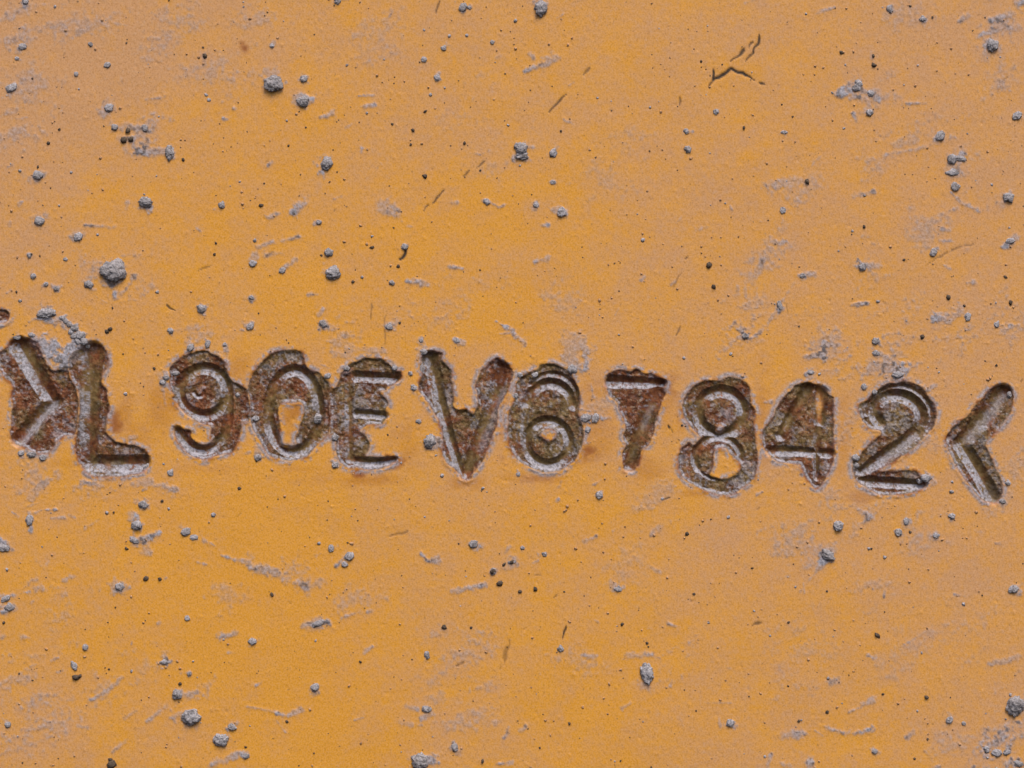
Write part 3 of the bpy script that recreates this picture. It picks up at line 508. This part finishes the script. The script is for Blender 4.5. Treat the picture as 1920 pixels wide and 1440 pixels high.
for i, (u, v, a, b, r, lab) in enumerate(BIG):
    me = lump_mesh('mud_lump', 40 + i, 4, .46, .7)
    lump(u, v, a, b, r, me, 'mud_lump', lab, None, .72)
CNAME = ['the right-pointing bracket', 'the letter L', 'the digit 9', 'the digit 0', 'the letter E', 'the letter V', 'the digit 6', 'the digit 7', 'the digit 8', 'the digit 4', 'the digit 2', 'the left-pointing bracket', 'the rust chip']
BNAME = {0: 'the largest cracked lump', 1: 'the lump flanked by two specks', 3: 'the wide ridged lump', 4: 'the lump ending a grey smear', 5: 'the lone lump above the 9', 6: 'the tall crumbly lump', 7: 'the lump above the teardrop smear', 8: 'the dark double lump', 10: 'the lump under streaky dirt',
  11: 'the round dark-rimmed lump', 12: 'the crusty lump above the 0', 16: 'the lump trailing grey', 17: 'the large lump with dusty halo', 20: 'the dark oblong lump', 21: 'the dark rough lump', 22: 'the round speck below the 2', 23: 'the crumbled lump in dust', 24: 'the flat grey dab'}
CBOX = []
for ch in CH:
    p = tr(ch['c'], ch['out']); CBOX.append((min(x for x, y in p), min(y for x, y in p), max(x for x, y in p), max(y for x, y in p)))
def speck_label(u, v, a, b):
    big = max(a, b); size = 'tiny' if big < 5 else 'small' if big < 7.5 else 'middling' if big < 9 else 'chunky'
    shape = 'flattened' if a > 1.35 * b else 'upright' if b > 1.25 * a else 'round'
    i = int(np.searchsorted(vsr, v)); j = int(np.searchsorted(us, u))
    best, where = 1e9, None
    for k, (x0, y0, x1, y1) in enumerate(CBOX):
        d = math.hypot(max(x0 - u, 0, u - x1), max(y0 - v, 0, v - y1)) - (1 if k == 12 else 0)
        if d < best: best, where = d, (k, 'above' if v < y0 + 12 else 'below' if v > y1 - 12 else 'beside')
    if best < 48:
        rel = 'stuck inside' if 0 <= i < NV and 0 <= j < NU and BEST[i, j] < -6 else 'just ' + where[1]
        return f'{size} {shape} mud speck {rel} {CNAME[where[0]]}'
    dl = sorted((math.hypot(u - BIG[q][0], v - BIG[q][1]), q) for q in BNAME)
    d, q = dl[0]
    rel = 'touching distance from' if d < 45 else 'near' if d < 130 else 'some way from'
    if rel == 'touching distance from': rel = 'right next to'
    ab = 'above' if v < BIG[q][1] - 40 else 'below' if v > BIG[q][1] + 40 else 'level with'
    return f'{size} {shape} mud speck {rel} ' + ('' if rel == 'right next to' else f'and {ab} ') + BNAME[q]
for s_ in SMALL:
    u, v, a = s_[:3]; b = s_[3] if len(s_) > 3 else a * random.uniform(.85, 1.05)
    lump(u, v, a * 1.02, b * 1.02, random.uniform(-.5, .5), label=speck_label(u, v, a, b))

# ------------------------------------------------------------------ grit too small to count, one object per look
ICO = None
def grit(name, label, mat, pts, flat=.6):
    import bmesh
    bm = bmesh.new(); bmesh.ops.create_icosphere(bm, subdivisions=1, radius=1.0)
    bv = np.array([v.co[:] for v in bm.verts]); bf = np.array([[v.index for v in f.verts] for f in bm.faces]); bm.free()
    vsl, fl = [], []; R = np.random.RandomState(len(pts))
    for k, (u, v, r) in enumerate(pts):
        j = bv * (1 + R.uniform(-.3, .3, (len(bv), 1))); ang = R.uniform(0, 6.28); c, s = math.cos(ang), math.sin(ang); e = R.uniform(.65, 1.2)
        x = j[:, 0] * e; z = j[:, 2]; xr, zr = x * c - z * s, x * s + z * c
        vsl.append(np.stack([X(u) + xr * r * S, -(height_at(u, v) + .1 * r) * S + j[:, 1] * flat * r * S, Z(v) + zr * r * S], -1)); fl.append(bf + k * len(bv))
    vv = np.concatenate(vsl); ff = np.concatenate(fl)
    me = bpy.data.meshes.new(name); me.from_pydata(vv.tolist(), [], ff.tolist()); me.polygons.foreach_set('use_smooth', np.ones(len(ff), bool)); me.materials.append(mat)
    o = bpy.data.objects.new(name, me); COL.objects.link(o); o['label'] = label; o['category'] = 'grit'; o['kind'] = 'stuff'; return o
def scatter(n, r0, r1, bias=0.0):
    pts = []
    while len(pts) < n:
        u, v = RS.uniform(-500, 2420), RS.uniform(-400, 1840)
        j = min(np.searchsorted(us, u), NU - 1); i = min(np.searchsorted(vsr, v), NV - 1)
        if BEST[i, j] < 2: continue
        if RS.rand() < bias * (1 - min(1, FILM[i, j] * 1.6)): continue
        pts.append((u, v, r0 + (r1 - r0) * RS.rand() ** 2.2))
    return pts
DK = [(490,385,5),(240,245,6),(232,262,6),(246,260,6),(206,617,6),(200,621,4),(698,464,5),(662,528,4),(1329,498,7),(1338,537,5),(1620,425,4),(1513,340,6),(1577,98,4),(1637,105,4),(1638,122,5),(797,330,5),(775,244,4),(797,209,4),(1778,558,6),(1895,567,6),(1729,632,5),(1645,1191,6),(1738,1308,5),
 (209,1434,9),(207,1424,5),(1551,1335,4),(960,1054,5),(945,1058,4),(975,1109,5),(1004,1104,5),(937,1093,6),(924,1072,6),(833,1175,5),(1167,1170,4),(304,939,4),(237,1028,4),(300,1086,4),(274,1085,5),(510,1115,5),(905,1428,5),(142,1270,7),(150,1268,5),(1395,240,4),(1288,1000,4),(344,299,4),(384,105,6)]
grit('dark_grit', 'tiny dark brown grit dotted over the orange paint', M_dark, DK + scatter(420, 1.4, 3.6, .4) + scatter(1300, .9, 1.7, .2))
grit('grey_grit', 'tiny grey mud grains dotted over the orange paint', M_mud, scatter(480, 1.6, 4.2, .6), .38)
grit('tan_grit', 'tiny dust coated paint nibs over the orange paint', M_nib, scatter(1300, 1.6, 3.4, .5))
scn.render.engine = 'CYCLES'
